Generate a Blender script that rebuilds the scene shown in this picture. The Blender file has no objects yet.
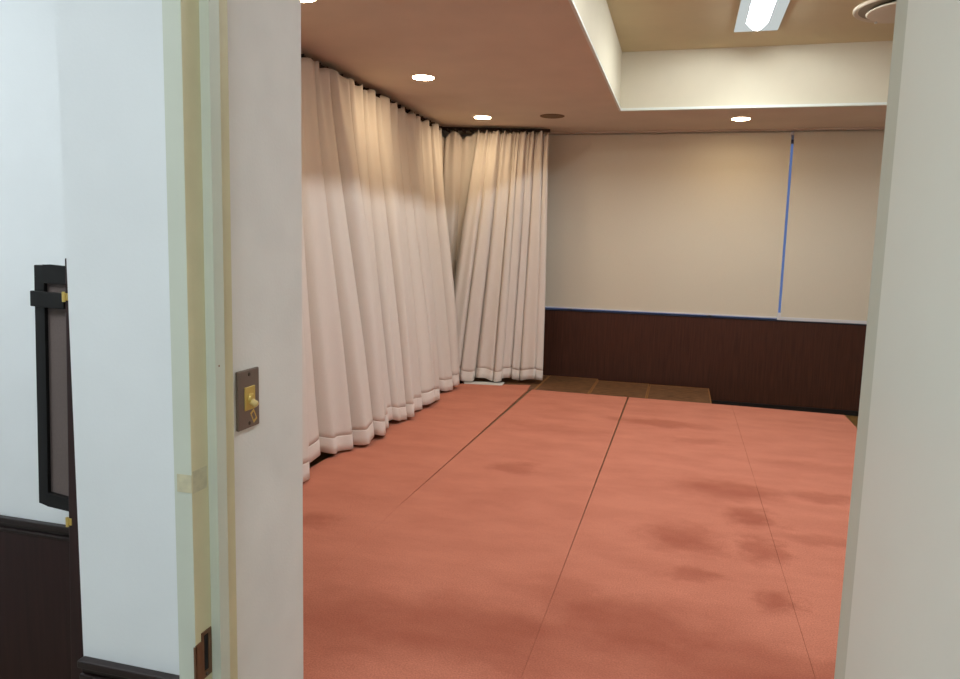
import bpy, bmesh, math, random
from mathutils import Vector, Matrix
random.seed(7)
S = bpy.context.scene
COL = S.collection
PI = math.pi
H = 1.40            # eye height over the raised floor (z = 0)
LOW = -0.20         # true floor
CZ = 2.65           # soffit height
UZ = 3.16           # height inside the ceiling recess

# ---------------------------------------------------------------- materials
def lin(c):
    return tuple(((v/255)/12.92 if v/255 <= .04045 else ((v/255+.055)/1.055)**2.4) for v in c)

def mat(name, rgb, rough=.6, metal=0., spec=.5, var=.0, vscale=6., fine=.0, fscale=300., bump=0., bscale=200.,
        stretch=(1, 1, 1), rgb2=None, transl=0.):
    m = bpy.data.materials.new(name); m.use_nodes = True
    nt = m.node_tree; N = nt.nodes; L = nt.links
    b = N['Principled BSDF']
    b.inputs['Roughness'].default_value = rough
    b.inputs['Metallic'].default_value = metal
    b.inputs['Specular IOR Level'].default_value = spec
    col = lin(rgb)
    b.inputs['Base Color'].default_value = (*col, 1)
    tc = N.new('ShaderNodeTexCoord'); mp = N.new('ShaderNodeMapping')
    mp.inputs['Scale'].default_value = stretch
    L.new(tc.outputs['Object'], mp.inputs['Vector'])
    src = None
    if var > 0 or rgb2:
        n = N.new('ShaderNodeTexNoise'); n.inputs['Scale'].default_value = vscale; n.inputs['Detail'].default_value = 5
        L.new(mp.outputs[0], n.inputs['Vector'])
        r = N.new('ShaderNodeMapRange'); r.inputs['From Min'].default_value = .3; r.inputs['From Max'].default_value = .7
        L.new(n.outputs['Fac'], r.inputs['Value'])
        mx = N.new('ShaderNodeMix'); mx.data_type = 'RGBA'
        L.new(r.outputs[0], mx.inputs['Factor'])
        c2 = lin(rgb2) if rgb2 else tuple(v*(1-var) for v in col)
        mx.inputs['A'].default_value = (*c2, 1); mx.inputs['B'].default_value = (*(col if rgb2 else tuple(v*(1+var*.5) for v in col)), 1)
        src = mx.outputs['Result']
        L.new(src, b.inputs['Base Color'])
    if fine > 0:
        n2 = N.new('ShaderNodeTexNoise'); n2.inputs['Scale'].default_value = fscale; n2.inputs['Detail'].default_value = 2
        L.new(mp.outputs[0], n2.inputs['Vector'])
        r2 = N.new('ShaderNodeMapRange'); r2.inputs['From Min'].default_value = .3; r2.inputs['From Max'].default_value = .7
        r2.inputs['To Min'].default_value = 1-fine; r2.inputs['To Max'].default_value = 1+fine
        L.new(n2.outputs['Fac'], r2.inputs['Value'])
        hv = N.new('ShaderNodeVectorMath'); hv.operation = 'SCALE'
        if src: L.new(src, hv.inputs[0])
        else: hv.inputs[0].default_value = col
        L.new(r2.outputs[0], hv.inputs['Scale'])
        L.new(hv.outputs[0], b.inputs['Base Color']); src = hv.outputs[0]
    if bump > 0:
        nb = N.new('ShaderNodeTexNoise'); nb.inputs['Scale'].default_value = bscale; nb.inputs['Detail'].default_value = 3
        L.new(mp.outputs[0], nb.inputs['Vector'])
        bp = N.new('ShaderNodeBump'); bp.inputs['Strength'].default_value = bump; bp.inputs['Distance'].default_value = .004
        L.new(nb.outputs['Fac'], bp.inputs['Height']); L.new(bp.outputs[0], b.inputs['Normal'])
    if transl > 0:
        tr = N.new('ShaderNodeBsdfTranslucent'); tr.inputs['Color'].default_value = (*col, 1)
        if src: L.new(src, tr.inputs['Color'])
        ms = N.new('ShaderNodeMixShader'); ms.inputs[0].default_value = transl
        L.new(b.outputs[0], ms.inputs[1]); L.new(tr.outputs[0], ms.inputs[2])
        L.new(ms.outputs[0], N['Material Output'].inputs['Surface'])
    return m

def emis(name, rgb, s):
    m = bpy.data.materials.new(name); m.use_nodes = True
    N = m.node_tree.nodes; L = m.node_tree.links
    N.remove(N['Principled BSDF'])
    e = N.new('ShaderNodeEmission'); e.inputs['Color'].default_value = (*rgb, 1); e.inputs['Strength'].default_value = s
    L.new(e.outputs[0], N['Material Output'].inputs['Surface'])
    return m

M = {}
M['soffit'] = mat('soffit_paper', (210, 196, 178), .9, spec=.2, var=.05, vscale=3, bump=.5, bscale=90)
M['recess'] = mat('recess_ceiling_paper', (206, 194, 160), .9, spec=.2, var=.04, vscale=3, bump=.3, bscale=90)
M['cream'] = mat('cream_recess_side', (206, 198, 176), .85, spec=.2, var=.02)
M['alu'] = mat('pale_metal_trim', (215, 220, 212), .3, spec=.7)
M['wall'] = mat('white_wallpaper', (226, 231, 232), .9, spec=.2, var=.03, vscale=5, bump=.06, bscale=150)
M['return'] = mat('column_plaster', (233, 232, 228), .9, spec=.2, var=.05, vscale=7, bump=.1, bscale=150)
M['jamb'] = mat('pale_green_paint', (202, 208, 193), .45, spec=.4, var=.03, vscale=9)
M['jamb2'] = mat('jamb_cream_paint', (214, 207, 170), .5, spec=.4, var=.06, vscale=14)  # yellower jamb tone, used on the rebate face and rear casing
M['leaf'] = mat('door_pale_paint', (228, 232, 221), .4, spec=.4, var=.02, vscale=3)
M['curtain'] = mat('curtain_cloth', (232, 226, 219), .85, spec=.15, fine=.03, fscale=260, transl=.06, bump=.1, bscale=500)
M['hem'] = mat('curtain_hem_cloth', (235, 230, 224), .85, spec=.15, fine=.03, fscale=260)
M['blind'] = mat('blind_fabric', (226, 221, 203), .85, spec=.2, fine=.035, fscale=420, transl=.04)
M['railw'] = mat('white_plastic', (225, 228, 232), .4, spec=.5)
M['walnut'] = mat('dark_red_brown_veneer', (74, 42, 30), .42, spec=.35, var=.35, vscale=9, stretch=(9, 9, .35))
M['blackwood'] = mat('near_black_wood', (36, 25, 24), .4, spec=.4, var=.25, vscale=9, stretch=(6, 6, .4))
M['wains'] = mat('dark_wainscot', (44, 25, 24), .45, spec=.35, var=.3, vscale=9, stretch=(9, 9, .35))
M['black'] = mat('black_baseboard', (22, 18, 17), .5, spec=.4)
M['ply'] = mat('brown_plywood', (140, 100, 66), .55, spec=.4, rgb2=(82, 54, 30), vscale=5, stretch=(2.2, 9, 2))
M['plyedge'] = mat('plywood_edge', (160, 112, 66), .6)
M['floor'] = mat('low_parquet', (150, 118, 66), .5, spec=.4, rgb2=(112, 84, 46), vscale=6, stretch=(8, 1, 1))
M['corrfloor'] = mat('corridor_carpet', (150, 140, 125), .9, spec=.1, var=.1)
M['brownrail'] = mat('brown_rail', (60, 40, 30), .5)
M['speaker'] = mat('speaker_mesh', (112, 84, 52), .7, fine=.2, fscale=900)
M['plate'] = mat('brushed_bronze_plate', (124, 112, 102), .4, metal=.3, fine=.05, fscale=300)
M['brass'] = mat('brass', (214, 186, 104), .35, metal=.3)
M['brassdark'] = mat('old_bronze', (116, 84, 60), .5, metal=.5)
M['toggle'] = mat('ivory_toggle', (214, 192, 128), .4)
M['screw'] = mat('dull_screw', (90, 84, 76), .4, metal=.8)
M['frame'] = mat('black_lacquer', (16, 14, 13), .5, spec=.2)
M['inner'] = mat('grey_brown_mesh', (96, 84, 80), .8, fine=.15, fscale=600)
M['diffw'] = mat('diffuser_paint', (206, 196, 176), .5)
M['diffg'] = mat('diffuser_grey', (150, 140, 122), .6)
M['dark'] = mat('hole_shade_black', (12, 11, 10), .9)
M['sideglow'] = emis('acrylic_side_glow', (.93, 1., .98), .46)  # dim emission standing in for tube light on the trough sides and rim
M['paper'] = mat('white_board', (222, 222, 218), .7)
M['tape'] = mat('yellowed_tape', (200, 194, 162), .6, var=.15, vscale=60)
M['rust'] = mat('rust_chip', (128, 82, 40), .8)
M['winframe'] = mat('window_aluminium', (120, 128, 140), .4, metal=.5)
M['lampw'] = emis('warm_lamp_glow', (1., .80, .52), 22)
M['tube'] = emis('fluorescent_tube_glow', (.94, 1., 1.03), 56)
M['corrfill'] = emis('corridor_fill_glow', (.90, .96, 1.), 22)  # glow of the added, unseen corridor lamps
g = bpy.data.materials.new('window_glass'); g.use_nodes = True
gb = g.node_tree.nodes['Principled BSDF']; gb.inputs['Transmission Weight'].default_value = 1; gb.inputs['Roughness'].default_value = 0
gb.inputs['IOR'].default_value = 1.02; gb.inputs['Base Color'].default_value = (.9, .95, 1, 1)
M['glass'] = g

# salmon carpet with worn, darker patches (positions in metres on the platform)
def carpet_mat():
    m = bpy.data.materials.new('salmon_needle_felt'); m.use_nodes = True
    nt = m.node_tree; N = nt.nodes; L = nt.links; b = N['Principled BSDF']
    b.inputs['Roughness'].default_value = .95; b.inputs['Specular IOR Level'].default_value = .12
    geo = N.new('ShaderNodeTexCoord')
    st = [(-.714,2.458,.60,.17,.8),(-.10,2.66,.30,.19,.9),(.284,2.48,.34,.17,.9),(.063,3.639,.15,.15,.8),(.347,4.511,.26,.14,.8),
          (.424,4.068,.12,.11,.9),(.440,3.640,.09,.12,.9),(.451,3.072,.08,.10,1.),(-.133,6.128,.32,.10,.7),(.198,5.649,.16,.09,.6),
          (-.953,4.500,.12,.09,.7),(-.414,2.894,.16,.11,.5),(-1.731,3.266,.12,.07,.6),(.107,3.218,.09,.06,.6),(-.461,2.331,.17,.07,.7),
          (.735,3.845,.16,.06,.5),(.852,4.560,.2,.07,.6),(-1.2,2.3,.35,.12,.6),(-1.0,3.9,.2,.1,.3),(-.9,5.6,.3,.1,.3),(.9,5.2,.3,.1,.4)]
    nz = N.new('ShaderNodeTexNoise'); nz.inputs['Scale'].default_value = 5; nz.inputs['Detail'].default_value = 6; nz.inputs['Roughness'].default_value = .65
    L.new(geo.outputs['Object'], nz.inputs['Vector'])
    sub = N.new('ShaderNodeVectorMath'); sub.operation = 'SUBTRACT'; sub.inputs[1].default_value = (.5, .5, .5)
    L.new(nz.outputs['Color'], sub.inputs[0])
    sc = N.new('ShaderNodeVectorMath'); sc.operation = 'MULTIPLY'; sc.inputs[1].default_value = (.45, .32, 0)
    L.new(sub.outputs[0], sc.inputs[0])
    ad = N.new('ShaderNodeVectorMath'); ad.operation = 'ADD'
    L.new(geo.outputs['Object'], ad.inputs[0]); L.new(sc.outputs[0], ad.inputs[1])
    acc = None
    for (x, y, a, c, s) in st:
        d = N.new('ShaderNodeVectorMath'); d.operation = 'SUBTRACT'; d.inputs[1].default_value = (x, y, 0)
        L.new(ad.outputs[0], d.inputs[0])
        e = N.new('ShaderNodeVectorMath'); e.operation = 'MULTIPLY'; e.inputs[1].default_value = (1/(a*1.25), 1/(c*1.35), 0)
        L.new(d.outputs[0], e.inputs[0])
        ln = N.new('ShaderNodeVectorMath'); ln.operation = 'LENGTH'; L.new(e.outputs[0], ln.inputs[0])
        r = N.new('ShaderNodeMapRange'); r.interpolation_type = 'SMOOTHSTEP'
        r.inputs['From Min'].default_value = .35; r.inputs['From Max'].default_value = 1.45
        r.inputs['To Min'].default_value = s; r.inputs['To Max'].default_value = 0
        L.new(ln.outputs['Value'], r.inputs['Value'])
        if acc is None: acc = r.outputs[0]
        else:
            mx = N.new('ShaderNodeMath'); mx.operation = 'MAXIMUM'
            L.new(acc, mx.inputs[0]); L.new(r.outputs[0], mx.inputs[1]); acc = mx.outputs[0]
    # general mottling, stretched along x
    mp = N.new('ShaderNodeMapping'); mp.inputs['Scale'].default_value = (1.6, 3.0, 1)
    L.new(geo.outputs['Object'], mp.inputs['Vector'])
    n1 = N.new('ShaderNodeTexNoise'); n1.inputs['Scale'].default_value = 1.6; n1.inputs['Detail'].default_value = 7; n1.inputs['Roughness'].default_value = .6
    L.new(mp.outputs[0], n1.inputs['Vector'])
    r1 = N.new('ShaderNodeMapRange'); r1.inputs['From Min'].default_value = .35; r1.inputs['From Max'].default_value = .75
    r1.inputs['To Min'].default_value = 0; r1.inputs['To Max'].default_value = .28
    L.new(n1.outputs['Fac'], r1.inputs['Value'])
    s1 = N.new('ShaderNodeMath'); s1.operation = 'MULTIPLY_ADD'; s1.inputs[1].default_value = .52
    L.new(acc, s1.inputs[0]); L.new(r1.outputs[0], s1.inputs[2]); s1.use_clamp = True
    mix = N.new('ShaderNodeMix'); mix.data_type = 'RGBA'
    mix.inputs['A'].default_value = (*lin((209, 135, 112)), 1); mix.inputs['B'].default_value = (*lin((148, 74, 55)), 1)
    L.new(s1.outputs[0], mix.inputs['Factor'])
    nf = N.new('ShaderNodeTexNoise'); nf.inputs['Scale'].default_value = 160; nf.inputs['Detail'].default_value = 3
    L.new(geo.outputs['Object'], nf.inputs['Vector'])
    rf = N.new('ShaderNodeMapRange'); rf.inputs['From Min'].default_value = .3; rf.inputs['From Max'].default_value = .7
    rf.inputs['To Min'].default_value = .86; rf.inputs['To Max'].default_value = 1.14
    L.new(nf.outputs['Fac'], rf.inputs['Value'])
    v = N.new('ShaderNodeVectorMath'); v.operation = 'SCALE'; L.new(mix.outputs['Result'], v.inputs[0]); L.new(rf.outputs[0], v.inputs['Scale'])
    L.new(v.outputs[0], b.inputs['Base Color'])
    bp = N.new('ShaderNodeBump'); bp.inputs['Strength'].default_value = .35; bp.inputs['Distance'].default_value = .003
    L.new(nf.outputs['Fac'], bp.inputs['Height']); L.new(bp.outputs[0], b.inputs['Normal'])
    return m
M['carpet'] = carpet_mat()

# ---------------------------------------------------------------- helpers
class MB:
    def __init__(s): s.v = []; s.f = []; s.mi = []
    def box(s, x0, x1, y0, y1, z0, z1, mi=0):
        b = len(s.v)
        s.v += [(x0,y0,z0),(x1,y0,z0),(x1,y1,z0),(x0,y1,z0),(x0,y0,z1),(x1,y0,z1),(x1,y1,z1),(x0,y1,z1)]
        for q in ((0,3,2,1),(4,5,6,7),(0,1,5,4),(1,2,6,5),(2,3,7,6),(3,0,4,7)):
            s.f.append([b+i for i in q]); s.mi.append(mi)
        return s
    def poly(s, pts, mi=0):
        b = len(s.v); s.v += [tuple(p) for p in pts]; s.f.append(list(range(b, b+len(pts)))); s.mi.append(mi); return s
    def prism(s, pts, z0, z1, mi=0):
        n = len(pts); b = len(s.v)
        s.v += [(x, y, z0) for x, y in pts] + [(x, y, z1) for x, y in pts]
        s.f.append([b+i for i in range(n)][::-1]); s.f.append([b+n+i for i in range(n)]); s.mi += [mi, mi]
        for i in range(n):
            j = (i+1) % n; s.f.append([b+i, b+j, b+n+j, b+n+i]); s.mi.append(mi)
        return s
    def lathe(s, prof, c=(0,0,0), n=40, axis='z', mi=0, closed=False):
        b = len(s.v)
        for r, h in prof:
            for k in range(n):
                a = 2*PI*k/n; u, w = r*math.cos(a), r*math.sin(a)
                p = {'z': (u, w, h), 'x': (h, u, w), 'y': (u, h, w)}[axis]
                s.v.append((c[0]+p[0], c[1]+p[1], c[2]+p[2]))
        for i in range(len(prof)-1):
            for k in range(n):
                k2 = (k+1) % n
                s.f.append([b+i*n+k, b+i*n+k2, b+(i+1)*n+k2, b+(i+1)*n+k]); s.mi.append(mi)
        for i in ((0,) if prof[0][0] > 1e-5 else ()) + ((len(prof)-1,) if prof[-1][0] > 1e-5 else ()):
            if closed:
                s.f.append([b+i*n+k for k in range(n)]); s.mi.append(mi)
        return s
    def build(s, name, mats, parent=None, bevel=0., smooth=False, kind=None):
        me = bpy.data.meshes.new(name); me.from_pydata(s.v, [], s.f)
        if not isinstance(mats, (list, tuple)): mats = [mats]
        for m in mats: me.materials.append(M[m] if isinstance(m, str) else m)
        for p, i in zip(me.polygons, s.mi): p.material_index = i; p.use_smooth = smooth
        bm = bmesh.new(); bm.from_mesh(me)
        if bevel: bmesh.ops.remove_doubles(bm, verts=bm.verts, dist=1e-6)
        bmesh.ops.recalc_face_normals(bm, faces=bm.faces)
        bm.to_mesh(me); bm.free()
        o = bpy.data.objects.new(name, me); COL.objects.link(o)
        if bevel:
            md = o.modifiers.new('bevel', 'BEVEL'); md.width = bevel; md.segments = 2; md.limit_method = 'ANGLE'
        if parent is not None:
            o.parent = parent
            o.matrix_parent_inverse = Matrix.Translation(parent.location).inverted() if parent.type == 'EMPTY' else Matrix()
        if kind: o['kind'] = kind
        return o
def thing(name, label, cat, loc=(0,0,0), group=None):
    o = bpy.data.objects.new(name, None); o.empty_display_size = .1; COL.objects.link(o); o.location = loc
    return tag(o, label, cat, group)
def tag(o, label, cat, group=None):
    o['label'] = label; o['category'] = cat
    if group: o['group'] = group
    return o
def copy_tree(o, parent=None):
    c = o.copy(); COL.objects.link(c)
    if parent is not None: c.parent = parent; c.matrix_parent_inverse = o.matrix_parent_inverse.copy()
    for ch in list(o.children): copy_tree(ch, c)
    return c
ST = 'structure'

# ---------------------------------------------------------------- shell
RX = 3.4; LX = -2.78; BY = 8.10
MB().box(LX-.1, RX+.1, 1.19, BY+.3, LOW-.1, LOW).build('floor', 'floor', kind=ST)
MB().box(-3.3, 2.0, -2.2, 1.19, LOW-.1, LOW).build('floor_corridor', 'corrfloor', kind=ST)

# ceiling: soffit ring around a raised recess, recess sides, recess top
cx0, cx1, cy0, cy1 = -.635, 2.9, 2.2, 6.93
c = MB()
c.box(LX-.1, cx0, 1.19, BY+.3, CZ, CZ+.06).box(cx1, RX+.1, 1.19, BY+.3, CZ, CZ+.06)
c.box(cx0, cx1, 1.19, cy0, CZ, CZ+.06).box(cx0, cx1, cy1, BY+.3, CZ, CZ+.06)
c.box(cx0-.06, cx0, cy0-.06, cy1+.06, CZ+.06, UZ, 1).box(cx1, cx1+.06, cy0-.06, cy1+.06, CZ+.06, UZ, 1)
c.box(cx0, cx1, cy0-.06, cy0, CZ+.06, UZ, 1).box(cx0, cx1, cy1, cy1+.06, CZ+.06, UZ, 1)
# inner facing of the ring edge, cream as the sides
c.box(cx0-.001, cx0+.004, cy0, cy1, CZ+.012, CZ+.07, 1).box(cx0, cx1, cy1-.004, cy1+.001, CZ+.012, CZ+.07, 1)
# top with openings for the light troughs
FX = [(.445, 5.80), (.445, 3.55), (1.95, 5.80), (1.95, 3.55)]
FW, FL = .157, .64
xs = [cx0-.06, .445-FW, .445+FW, 1.95-FW, 1.95+FW, cx1+.06]; ys = [cy0-.06, 3.55-FL, 3.55+FL, 5.80-FL, 5.80+FL, cy1+.06]
for i in range(5):
    for j in range(5):
        if i == 1 and j in (1, 3): continue
        c.box(xs[i], xs[i+1], ys[j], ys[j+1], UZ, UZ+.05, 2)
c.build('ceiling', ['soffit', 'cream', 'recess'], kind=ST)
# pale metal edge along the bottom of the recess, left and back
MB().box(cx0-.003, cx0+.016, cy0, cy1, CZ-.004, CZ+.014).build('trim_1', 'alu', kind=ST, bevel=.002)
MB().box(cx0-.003, cx1, cy1-.030, cy1+.003, CZ-.004, CZ+.020).build('trim_2', 'alu', kind=ST, bevel=.003)
# walls
MB().box(LX-.1, LX, 1.62, BY+.3, LOW, CZ).build('wall_left', 'wall', kind=ST)
MB().box(RX, RX+.1, 1.19, BY+.3, LOW, CZ).build('wall_right', 'wall', kind=ST)
w = MB()
w.box(LX, RX, BY, BY+.16, LOW, .725)                    # dark panelled dado
w.box(LX, RX, BY-.006, BY+.02, .722, .731, 1)           # black strip put in for the shadow line along its top
w.box(LX, RX, BY+.14, BY+.24, CZ-.08, CZ+.02, 2)
w.build('wall_back', ['walnut', 'black', 'wall'], kind=ST)
MB().box(LX, RX, BY-.012, BY, LOW, LOW+.05).build('baseboard_back', 'black', kind=ST)
wf = MB()
for z0, z1 in ((.725, .732), (CZ-.12, CZ-.08)): wf.box(LX, RX, BY+.16, BY+.21, z0, z1)
for x in (-2.74, -1.2, .3, 1.9, 3.3): wf.box(x-.025, x+.025, BY+.16, BY+.21, .732, CZ-.12)
win = wf.build('window_1', 'winframe', kind=ST)
MB().box(LX, RX, BY+.183, BY+.189, .732, CZ-.12).build('pane', 'glass', win)
# thin shadow-gap moulding where the blinds meet the ceiling
MB().box(LX, RX, BY-.035, BY-.012, CZ-.018, CZ).build('trim_3', 'soffit', kind=ST)

# ---------------------------------------------------------------- front: thick column, jambs, corridor
col_ = MB()
col_.box(-1.068, -.84, 1.09, 1.524, LOW, CZ)
col_.build('wall_column', 'return', kind=ST)
MB().box(-1.0685, -.84, 1.087, 1.0905, LOW, CZ).build('wall_front', 'wall', kind=ST)
MB().box(LX, -1.068, 1.60, 1.70, LOW, CZ).build('wall_left_corridor', 'wall', kind=ST)
MB().box(.2665, RX, 1.092, 1.19, LOW, CZ).build('wall_front_right', 'wall', kind=ST)
MB().box(-.84, .2665, 1.09, 1.19, 2.0+.25, CZ).build('wall_over_door', 'wall', kind=ST)
# jamb left, stepped profile: casing, rebate, stop, rear casing
j = MB()
j.prism([(-.84, 1.07), (-.805, 1.07), (-.805, 1.117), (-.84, 1.117)], LOW, 2.25, 0)
j.box(-.8055, -.8046, 1.0705, 1.117, LOW, 2.25, 1)
j.box(-.84, -.786, 1.117, 1.1455, LOW, 2.25, 0)
j.box(-.84, -.8065, 1.1455, 1.20, LOW, 2.25, 1)
jl = j.build('trim_4', ['jamb', 'jamb2'], kind=ST)
j = MB()
j.box(.2645, .30, 1.117, 1.19, LOW, 2.25)
j.box(.292, .34, 1.07, 1.117, LOW, 2.25)
j.build('trim_5', 'jamb', kind=ST, bevel=.002)
MB().box(-.84, .34, 1.07, 1.19, 2.20, 2.26).build('trim_6', 'jamb', kind=ST)
# wainscots with two-line cap rails
def rail(name, x0, x1, y, zt, left=None):
    m = MB()
    m.box(x0, x1, y-.020, y, zt-.016, zt).box(x0, x1, y-.010, y, zt-.030, zt-.016).box(x0, x1, y-.016, y, zt-.042, zt-.030)
    return m.build(name, 'blackwood', kind=ST, bevel=.003)
rail('trim_7', LX, -1.069, 1.60, .605)
MB().box(LX, -1.069, 1.588, 1.60, LOW, .570).build('trim_8', 'wains', kind=ST)
rail('trim_9', -1.066, -.841, 1.087, .602)
MB().box(-1.066, -.841, 1.079, 1.087, LOW, .565).build('trim_10', 'wains', kind=ST)
# corridor enclosure
MB().box(-3.3, 2.0, -2.2, 1.60, 2.45, 2.55).build('ceiling_corridor', 'wall', kind=ST) if False else None
MB().box(-3.3, 2.0, -2.2, 1.07, CZ, CZ+.1).box(-3.3, -1.068, 1.07, 1.62, CZ, CZ+.1).build('ceiling_corridor', 'wall', kind=ST)
MB().box(-3.3, 2.0, -2.3, -2.2, LOW, CZ).build('wall_behind', 'wall', kind=ST)
MB().box(-3.4, -3.3, -2.2, 1.70, LOW, CZ).build('wall_corridor_end', 'wall', kind=ST)
MB().box(2.0, 2.1, -2.2, 1.09, LOW, CZ).build('wall_corridor_right', 'wall', kind=ST)

# door leaf, standing open towards the corridor
leaf = MB().box(.252, .290, .07, 1.075, LOW+.01, 2.19).build('door_1', 'leaf', kind=ST, bevel=.003)
# strike plate in the left jamb
sp = thing('strike_plate', 'old bronze strike plate let into the pale green door jamb', 'strike plate', (-.804, 1.09, .59))
m = MB()
m.box(-.8046, -.8028, 1.086, 1.092, 0.601, 0.691).box(-.8046, -.8028, 1.105, 1.114, 0.601, 0.691)
m.box(-.8046, -.8028, 1.092, 1.105, 0.684, 0.691).box(-.8046, -.8028, 1.092, 1.105, 0.601, 0.614)
m.build('plate', 'brassdark', sp)
m = MB().box(-.8046, -.8030, 1.0692, 1.086, 0.588, 0.676).box(-.8075, -.8030, 1.0680, 1.0712, 0.588, 0.673)
m.build('lip', 'brassdark', sp)
MB().box(-.8048, -.8040, 1.092, 1.105, 0.614, 0.684).build('latch_hole_shade', 'dark', sp)  # flat black patch painted in for the shade inside the hole
MB().lathe([(0, .0022), (.003, .0018), (.0034, 0)], (-.8028, 1.098, 0.607), 16, 'x').build('screw', 'screw', sp)
# tape residue and chips on the jamb
t = MB(); t.box(-.8046, -.8040, 1.0725, 1.112, .958, .998); t.box(-.834, -.8046, 1.0690, 1.0700, .960, .992)
tag(t.build('tape_scrap', 'tape'), 'yellowed scrap of tape stuck round the edge of the door jamb', 'tape')
tag(MB().lathe([(.0022, 0), (.0016, .0004), (0, .0006)], (-.7862, 1.128, 1.178), 10, 'x').build('rust_chip', 'rust'), 'tiny rusty chip in the paint of the door stop', 'rust mark')

# light switch on the column
sw = thing('light_switch', 'bronze wall plate with brass toggle switch on the white column beside the jamb', 'light switch', (-.84, 1.30, 1.08))
X = -.84
MB().box(X, X+.007, 1.2565, 1.332, 1.022, 1.143).build('plate', 'plate', sw, bevel=.0025)
MB().box(X+.0065, X+.0095, 1.277, 1.313, 1.060, 1.108).build('insert', 'brass', sw, bevel=.001)
m = MB().lathe([(0, .0145), (.0085, .0145), (.0108, .0105), (.0108, .0085)], (X, 1.296, 1.0835), 28, 'x')
m.build('collar', 'brass', sw, smooth=False)
m = MB().lathe([(.0070, .009), (.0064, .016), (.0070, .023), (.0056, .027), (0, .028)], (0, 0, 0), 20, 'x')
tg = m.build('toggle', 'toggle', sw, smooth=True); tg.location = (X, 1.296, 1.0835)
tg.rotation_euler = (0, math.radians(28), 0)
for z in (1.133, 1.032):
    MB().lathe([(0, .0086), (.0034, .0082), (.0040, .0070)], (X, 1.2945, z), 18, 'x').build('screw', 'screw', sw)
m = MB()
def diamond(r, x0, x1):
    ca, sa = math.cos(.5), math.sin(.5)
    P = [(-.006*r, -.0105*r), (.006*r, -.0105*r), (.006*r, .0105*r), (-.006*r, .0105*r)]
    return [(1.309+a*ca-b*sa, 1.0445+a*sa+b*ca) for a, b in P]
o_, i_ = diamond(1.25, 0, 0), diamond(.75, 0, 0)
for k in range(4):
    k2 = (k+1) % 4
    m.poly([(X+.0076, *o_[k]), (X+.0076, *o_[k2]), (X+.0076, *i_[k2]), (X+.0076, *i_[k])])
m.build('sticker', 'brass', sw)

# ---------------------------------------------------------------- dark hinged leaf at the left
sh = thing('hinged_shutter', 'narrow black framed leaf with brass hinges beside the left wall corner', 'shutter', (-1.36, 1.37, LOW))
d = Vector((-.977, .213, 0)).normalized(); nrm = Vector((-d.y, d.x, 0)) * -1
if nrm.y > 0: nrm = -nrm
P0 = Vector((-1.344, 1.362, 0))
def lbox(mb, t0, t1, z0, z1, n0, n1, shear=0., mi=0):
    b = len(mb.v)
    for z in (z0, z1):
        for t_, n_ in ((t0, n0), (t1, n0), (t1, n1), (t0, n1)):
            tt = t_ + (1.33 - z)*.045
            p = P0 + d*tt + nrm*n_; mb.v.append((p.x, p.y, z))
    for q in ((0,3,2,1),(4,5,6,7),(0,1,5,4),(1,2,6,5),(2,3,7,6),(3,0,4,7)):
        mb.f.append([b+i for i in q]); mb.mi.append(mi)
W_ = .090
m = MB()
lbox(m, W_-.036, W_, .762, 1.333, 0, .016)
lbox(m, -.03, W_-.036, 1.292, 1.333, 0, .016); lbox(m, -.03, W_-.036, .762, .795, 0, .016)
m.build('frame', 'frame', sh, bevel=.002)
m = MB(); lbox(m, -.03, W_-.035, .79, 1.295, .001, .007); m.build('panel', 'inner', sh)
m = MB(); lbox(m, -.03, W_+.004, 1.238, 1.274, .016, .024); m.build('strap', 'frame', sh, bevel=.002)
m = MB()
def post(mb, xt, xb, y0, y1, w):
    b = len(mb.v)
    for x, z in ((xb, LOW), (xt, 1.352)):
        mb.v += [(x, y0, z), (x+w, y0, z), (x+w, y1, z), (x, y1, z)]
    for q in ((0,3,2,1),(4,5,6,7),(0,1,5,4),(1,2,6,5),(2,3,7,6),(3,0,4,7)):
        mb.f.append([b+i for i in q]); mb.mi.append(0)
post(m, -1.3125, -1.366, 1.330, 1.352, .034); m.build('post', 'wains', sh, bevel=.002)
for z, x in ((1.267, -1.3165), (.747, -1.334)):
    MB().lathe([(0, -.011), (.0035, -.011), (.0035, .011), (0, .011)], (x+.001, 1.326, z), 16, 'z').box(x-.002, x+.010, 1.3275, 1.3305, z-.008, z+.008).build('hinge', 'brass', sh)

# ---------------------------------------------------------------- raised platform, carpets, boards
BT = -.010
pl = MB().box(-2.20, 1.462, 1.71, 7.13, LOW, BT)
tag(pl.build('stage_platform', 'ply'), 'low wooden platform under the salmon carpet', 'platform')
def mat_piece(pts, label, top=0.):
    o = MB().prism(pts, BT, top).build('carpet_strip', 'carpet', bevel=.0012)
    return tag(o, label, 'carpet', None)
mat_piece([(-2.19, 1.56), (-1.372, 1.56), (-1.409, 3.7), (-1.425, 7.10), (-1.452, 7.38), (-2.17, 7.16)], 'salmon red carpet strip along the foot of the long left curtains')
mat_piece([(-1.372+.0006, 1.56), (-.4352, 1.56), (-.4354, 2.6), (-.447, 7.134), (-1.386, 7.150), (-1.3985, 5.2), (-1.4068, 3.6)], 'salmon carpet strip between the two dark open seams')
mat_piece([(-.4345, 1.56), (.5045, 1.56), (.511, 7.13), (-.430, 7.134), (-.4348, 2.6)], 'stained salmon carpet strip right of the second dark seam')
mat_piece([(.5050, 1.56), (1.462, 1.56), (1.462, 7.085), (.512, 7.13)], 'salmon carpet strip at the far right by the door edge')
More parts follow.
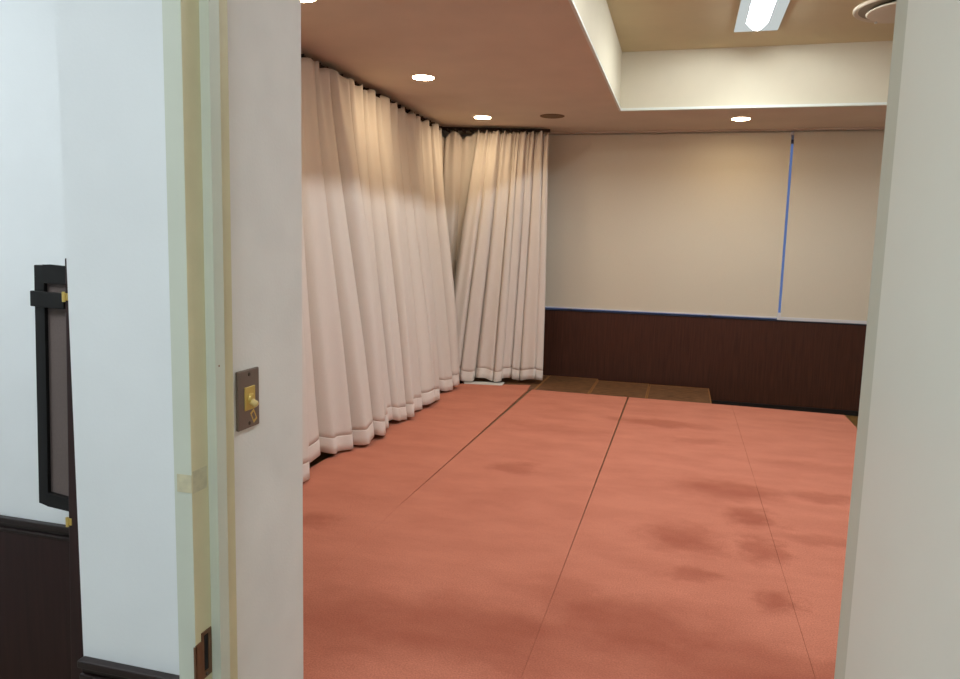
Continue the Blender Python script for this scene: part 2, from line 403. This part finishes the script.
# wooden boards bridging to the wall
for x0, x1, yb, lab in ((-2.15, -1.375, 8.08, 'brown wooden board reaching under the corner curtain'), (-1.37, -.832, 8.085, 'brown wooden board just right of the corner curtain'),
                        (-.822, -.275, 8.00, 'middle brown wooden board behind the carpet'), (-.268, .335, 7.985, 'rightmost brown wooden board behind the carpet')):
    r = thing('wooden_board', lab, 'board', (x0, 7.135, LOW), 'boards behind the carpet')
    y0 = 7.39 if x0 < -2 else 7.155
    if x0 < -2:
        MB().box(x0+.01, x1-.011, 7.145, yb-.01, -.030, -.0106).build('panel', 'ply', r)
        m = MB().box(x0, x0+.009, 7.145, yb, LOW, -.0102)
    else:
        MB().box(x0+.01, x1-.011, y0+.001, yb-.01, -.030, -.0106).build('panel', 'ply', r)
        m = MB().box(x0, x0+.009, y0, yb, LOW, -.0082)
    m.box(x1-.010, x1, 7.145 if x0 < -2 else y0, yb, LOW, -.0102 if x0 < -2 else -.0082).box(x0+.009, x1-.010, yb-.009, yb, LOW, -.0082)
    m.build('edge_strip', 'plyedge', r)
pp = MB().prism([(-2.15, 7.30), (-1.73, 7.40), (-1.715, 7.225), (-2.10, 7.17)], .0005, .005)
tag(pp.build('white_sheet', 'paper'), 'flat white sheet lying on the floor at the foot of the corner curtain', 'sheet')

# ---------------------------------------------------------------- curtains
def smooth(x): x = max(0., min(1., x)); return x*x*(3-2*x)
def curtain(name, label, top, bot, nfold, seed, out, amp_top=.016, amp_bot=.060, n_u=420, ztop=2.585, zbot=.036, extra=None, dip=0.):
    """top/bot: functions u -> (x, y); out: unit vector (x, y) pointing into the room."""
    rnd = random.Random(seed)
    ws = [rnd.uniform(.45, 1.8) for _ in range(nfold)]; tot = sum(ws); ws = [w_/tot for w_ in ws]
    am = [rnd.uniform(.4, 1.6) for _ in range(nfold)]
    cum = [0]
    for w_ in ws: cum.append(cum[-1]+w_)
    ph = [rnd.uniform(-.22, .22) for _ in range(nfold+1)]; ph[0] = ph[-1] = 0
    drift = [rnd.uniform(-.42, .42)*min(ws)*1.0*1.6 for _ in range(nfold+1)]
    drift[0] = drift[-1] = 0
    sub = [rnd.uniform(.1, 1.3) for _ in range(nfold)]
    tang = Vector((-out[1], out[0]))
    NV = 64
    def prof(u, v):
        # fold boundaries drift a little with height
        cc = [cum[i]+drift[i]*v for i in range(nfold+1)]
        k = 0
        while k < nfold-1 and u > cc[k+1]: k += 1
        t_ = (u-cc[k])/(cc[k+1]-cc[k]); t_ = max(0, min(1, t_))
        a = am[k]
        # omega-like pleat: broad round crest, narrow valley
        s_ = math.sin(PI*t_)
        crest = s_**.8 if s_ > 0 else 0
        crest2 = sub[k]*.35*math.sin(3*PI*t_+ph[k]*4)*s_*(.3+.7*v)
        off = (crest*1.6-.95)*a + crest2
        side = -math.sin(2*PI*t_)*a*.5
        # sharp gathers under the heading tape
        gath = math.sin(2*PI*(t_*2+ph[k]))*math.exp(-v*9)*.8
        return off, side, gath
    verts = []; 
    HB = .10
    rows = [i/(NV-1) for i in range(NV)]
    def pt(u, v, push=0.):
        tx, ty = top(u); bx, by = bot(u)
        e = v
        x = tx+(bx-tx)*e; y = ty+(by-ty)*e
        o_, s_, g_ = prof(u, v)
        A = amp_top+(amp_bot-amp_top)*smooth(v*1.15+.08)
        off = o_*A+g_*amp_top+.40*A*math.sin(2*PI*(u*nfold*.31+.22*v)+seed)
        if extra: off += extra(u, v)
        x += out[0]*off+tang.x*s_*A*.6; y += out[1]*off+tang.y*s_*A*.6
        zt = ztop+.012*math.sin(u*nfold*2*PI*1.0+1)+.010*math.sin(u*nfold*2*PI*2.3)
        zt -= dip*abs(math.sin(PI*u*2.5))**1.3
        zb = zbot+.018*math.sin(u*nfold*3.1+seed)-.010*o_
        z = zt+(zb-zt)*v
        return (x+out[0]*push, y+out[1]*push, z)
    Ltot = ztop-zbot; vh = 1-HB/Ltot
    main = MB(); hem = MB()
    R = [r_*vh for r_ in rows]
    for v in R:
        for i in range(n_u+1): main.v.append(pt(i/n_u, v))
    w_ = n_u+1
    for a in range(len(R)-1):
        for i in range(n_u):
            main.f.append([a*w_+i, a*w_+i+1, (a+1)*w_+i+1, (a+1)*w_+i]); main.mi.append(0)
    Hr = [vh-.0005, vh+(1-vh)*.08, vh+(1-vh)*.5, 1]
    for v, p_ in zip(Hr, (0, 0, 0, 0)):
        for i in range(n_u+1): hem.v.append(pt(i/n_u, v, p_))
    for a in range(len(Hr)-1):
        for i in range(n_u):
            hem.f.append([a*w_+i, a*w_+i+1, (a+1)*w_+i+1, (a+1)*w_+i]); hem.mi.append(0)
    o = main.build(name, 'curtain', smooth=True)
    sd = o.modifiers.new('thick', 'SOLIDIFY'); sd.thickness = .0018; sd.offset = 0
    h = hem.build('hem', 'hem', o, smooth=True)
    sd = h.modifiers.new('thick', 'SOLIDIFY'); sd.thickness = .0022; sd.offset = 0
    return tag(o, label, 'curtain', 'pale curtains')
def L2(a, b): return lambda u: (a[0]+(b[0]-a[0])*u, a[1]+(b[1]-a[1])*u)
curtain('curtain', 'nearest pale curtain panel, beside the white column', L2((-2.45, 3.55), (-2.43, 4.60)), L2((-2.14, 3.05), (-2.18, 4.56)), 5, 3, (1, 0), .034, .105, 260)
curtain('curtain', 'widest pale curtain panel, hanging along the left side of the room',
        L2((-2.44, 4.62), (-2.49, 7.36)), L2((-2.115, 4.56), (-2.165, 7.08)), 12, 11, (1, 0), .034, .112, 620,
        extra=lambda u, v: (.05*math.exp(-((u-.02)/.02)**2)*v))
cd = Vector((.24, -.97)).normalized()
cd = Vector((.3, -.95)).normalized()
curtain('curtain', 'pale curtain panel in the far corner next to the blinds',
        L2((-2.135, 7.555), (-1.42, 7.74)), L2((-2.36, 7.12), (-1.375, 7.60)), 8, 23, (cd.x, cd.y), .026, .075, 420)
curtain('curtain', 'slack narrow pale curtain panel sagging from its hooks, deep in the far left corner',
        L2((-2.60, 7.47), (-2.04, 7.645)), L2((-2.62, 7.42), (-2.12, 7.60)), 3, 31, (cd.x, cd.y), .030, .060, 200, dip=.055)
# curtain tracks with hooks
tr = MB().box(-2.60, -2.55, 3.0, 7.58, CZ-.030, CZ).build('curtain_rail', 'brownrail')
tag(tr, 'brown curtain track on the ceiling over the left curtains', 'curtain rail')
for i in range(34):
    y = 3.6+i*.115
    MB().box(-2.565, -2.47, y-.003, y+.003, CZ-.060, CZ-.028).build('hook', 'brownrail', tr)
tr2 = MB().prism([(-2.56, 7.60), (-1.43, 7.865), (-1.442, 7.905), (-2.56, 7.645)], CZ-.030, CZ).build('curtain_rail', 'brownrail')
tag(tr2, 'brown curtain track on the ceiling over the far corner curtain', 'curtain rail')
for i in range(13):
    t_ = (i+.5)/13; x = -2.5+1.04*t_; y = 7.50+.25*t_
    MB().box(x-.003, x+.003, y, y+.12, CZ-.060, CZ-.028).build('hook', 'brownrail', tr2)

# ---------------------------------------------------------------- blinds
def blind(x0, x1, label, rail_m):
    b = thing('roller_blind', label, 'blind', ((x0+x1)/2, BY+.02, .75), 'roller blinds')
    m = MB()
    m.box(x0, x1, BY+.020, BY+.022, .765, CZ-.03); m.build('fabric', 'blind', b)
    MB().box(x0, x1, BY+.012, BY+.030, .752 if rail_m == 1 else .736, .768).build('bottom_rail', 'railw', b, bevel=.002)
    MB().lathe([(0, x0), (.022, x0), (.022, x1), (0, x1)], (0, BY+.048, CZ-.032), 20, 'x').build('roller', 'blind', b)
    return b
b1 = blind(-2.70, .970, 'wide beige roller blind from the corner curtain to the blue gap', 1)
MB().box(.962, .996, BY-.008, BY+.010, .738, .812).build('end_clip', 'railw', b1, bevel=.002)
MB().box(.958, .990, BY+.000, BY+.020, CZ-.060, CZ-.030).build('bracket', 'railw', b1, bevel=.002)
b2 = blind(.995, 3.3, 'beige roller blind at the right, beyond the blue gap', 2)

# ---------------------------------------------------------------- ceiling fittings
def downlight(x, y, label):
    t = thing('downlight', label, 'downlight', (x, y, CZ), 'recessed downlights')
    MB().lathe([(.080, -.0005), (.084, -.004), (.089, -.003), (.090, 0)], (x, y, CZ), 48, 'z').build('trim_ring', 'diffw', t, smooth=True)
    MB().lathe([(.0, -.001), (.081, -.001)], (x, y, CZ), 48, 'z').build('lamp', 'lampw', t)
    l = bpy.data.lights.new('downlight_lamp', 'AREA'); l.shape = 'DISK'; l.size = .16; l.energy = DL; l.color = (1., .72, .42)
    lo = bpy.data.objects.new('downlight_light', l); COL.objects.link(lo); lo.location = (0, 0, -.008); lo.parent = t
    lo.visible_camera = True
    return t
DL = 2.5
for x, y, lab in ((-1.955, 5.385, 'lit downlight halfway along the left curtains'), (-1.955, 7.08, 'lit downlight nearest the far left corner'),
                  (-1.965, 3.56, 'lit downlight cut by the top edge of the picture'), (.438, 7.435, 'lit downlight over the roller blinds')):
    downlight(x, y, lab)
for x, y, lab in ((1.6, 1.72, 'unseen downlight added on the soffit right of the doorway'),):  # out of view, added to warm the column face and near carpet
    downlight(x, y, lab)
t = thing('ceiling_speaker', 'round brown unlit speaker in the ceiling near the far corner', 'speaker', (-1.278, 7.105, CZ))
MB().lathe([(.100, -.001), (.112, -.005), (.117, -.002), (.117, 0)], (-1.278, 7.105, CZ), 48, 'z').build('rim', 'speaker', t, smooth=True)
MB().lathe([(0, -.002), (.101, -.002)], (-1.278, 7.105, CZ), 48, 'z').build('grille', 'speaker', t)
# fluorescent troughs
def trough(x, y, label):
    t = thing('fluorescent_light', label, 'ceiling light', (x, y, UZ), 'ceiling troughs')
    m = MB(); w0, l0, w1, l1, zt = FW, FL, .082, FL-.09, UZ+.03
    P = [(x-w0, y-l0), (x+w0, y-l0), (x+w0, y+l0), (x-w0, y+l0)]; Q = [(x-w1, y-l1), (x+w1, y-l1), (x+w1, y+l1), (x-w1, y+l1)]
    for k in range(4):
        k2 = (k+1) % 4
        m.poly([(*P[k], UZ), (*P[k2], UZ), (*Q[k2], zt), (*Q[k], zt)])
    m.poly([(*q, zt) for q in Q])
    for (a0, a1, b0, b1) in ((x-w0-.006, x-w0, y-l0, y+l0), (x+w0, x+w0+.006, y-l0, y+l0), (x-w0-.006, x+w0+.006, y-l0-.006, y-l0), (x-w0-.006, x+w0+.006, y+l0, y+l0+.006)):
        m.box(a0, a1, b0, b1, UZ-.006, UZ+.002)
    m.build('side_panel', 'sideglow', t)
    n_ = 12; arc = [(x-.08+.16*q/n_, UZ+.029-.058*math.sin(PI*q/n_)) for q in range(n_+1)]
    m = MB()
    for q in range(n_):
        (xa, za), (xb, zb) = arc[q], arc[q+1]
        m.poly([(xa, y-l1+.005, za), (xb, y-l1+.005, zb), (xb, y+l1-.005, zb), (xa, y+l1-.005, za)])
    for ye in (y-l1+.005, y+l1-.005): m.poly([(a, ye, b) for a, b in arc])
    m.build('lens', 'tube', t)
    return t
trough(*FX[0], 'bright fluorescent ceiling light in the recess, at the top edge of the picture')
t2 = trough(*FX[1], 'fluorescent ceiling light in the recess, nearer the doorway')
# round air outlet
ax, ay, R0 = 1.40, 6.03, .33
t = thing('air_diffuser', 'round cone air outlet in the recessed ceiling beside the open door', 'air vent', (ax, ay, UZ))
MB().lathe([(R0-.035, -.012), (R0-.01, -.022), (R0, -.012), (R0, 0)], (ax, ay, UZ), 64, 'z').build('outer_ring', 'diffw', t, smooth=True)
MB().lathe([(R0-.035, -.012), (.22, -.002), (0, -.002)], (ax, ay, UZ), 64, 'z').build('throat', 'diffg', t, smooth=True)
MB().lathe([(.235, -.040), (.245, -.034), (.20, -.012), (.1, -.006)], (ax, ay, UZ), 64, 'z').lathe([(.235, -.040), (.12, -.050), (0, -.052)], (ax, ay, UZ), 64, 'z').build('cone', 'diffw', t, smooth=True)
MB().lathe([(0, -.03), (.01, -.027), (.012, -.015)], (ax-.12, ay+.285, UZ), 16, 'z').build('screw', 'alu', t, smooth=True)

# unseen lamps added on the corridor ceiling to brighten the near walls
for x, y, e in ((-.20, -.40, 1), (-2.2, .45, 1)):
    t = thing('corridor_fill_light', 'unseen square light added on the corridor ceiling', 'ceiling light', (x, y, CZ), 'added corridor lights')
    MB().box(x-.32, x+.32, y-.32, y+.32, CZ-.03, CZ).build('housing', 'railw', t)
    MB().box(x-.29, x+.29, y-.29, y+.29, CZ-.036, CZ-.03).build('lens', 'corrfill', t)

# ---------------------------------------------------------------- world, camera, view
wd = bpy.data.worlds.new('World'); S.world = wd; wd.use_nodes = True
bg = wd.node_tree.nodes['Background']; bg.inputs['Color'].default_value = (.22, .33, .68, 1); bg.inputs['Strength'].default_value = .38

cam = bpy.data.cameras.new('camera'); co = bpy.data.objects.new('camera', cam); COL.objects.link(co)
cam.sensor_width = 36; cam.sensor_fit = 'HORIZONTAL'; F = 737.; cam.lens = 36*F/960; cam.clip_start = .02
dz = -Vector((-156, -5880, -F)).normalized(); dy = Vector((204, 87, -F)); dy = (dy - dz*dy.dot(dz)).normalized(); dx = dy.cross(dz)
R3 = Matrix((dx, dy, dz))
co.matrix_world = Matrix.Translation((0, 0, H)) @ R3.to_4x4()
S.camera = co
S.view_settings.view_transform = 'Standard'; S.view_settings.look = 'None'; S.view_settings.gamma = 1; S.view_settings.use_curve_mapping = False
S.view_settings.exposure = 0.35
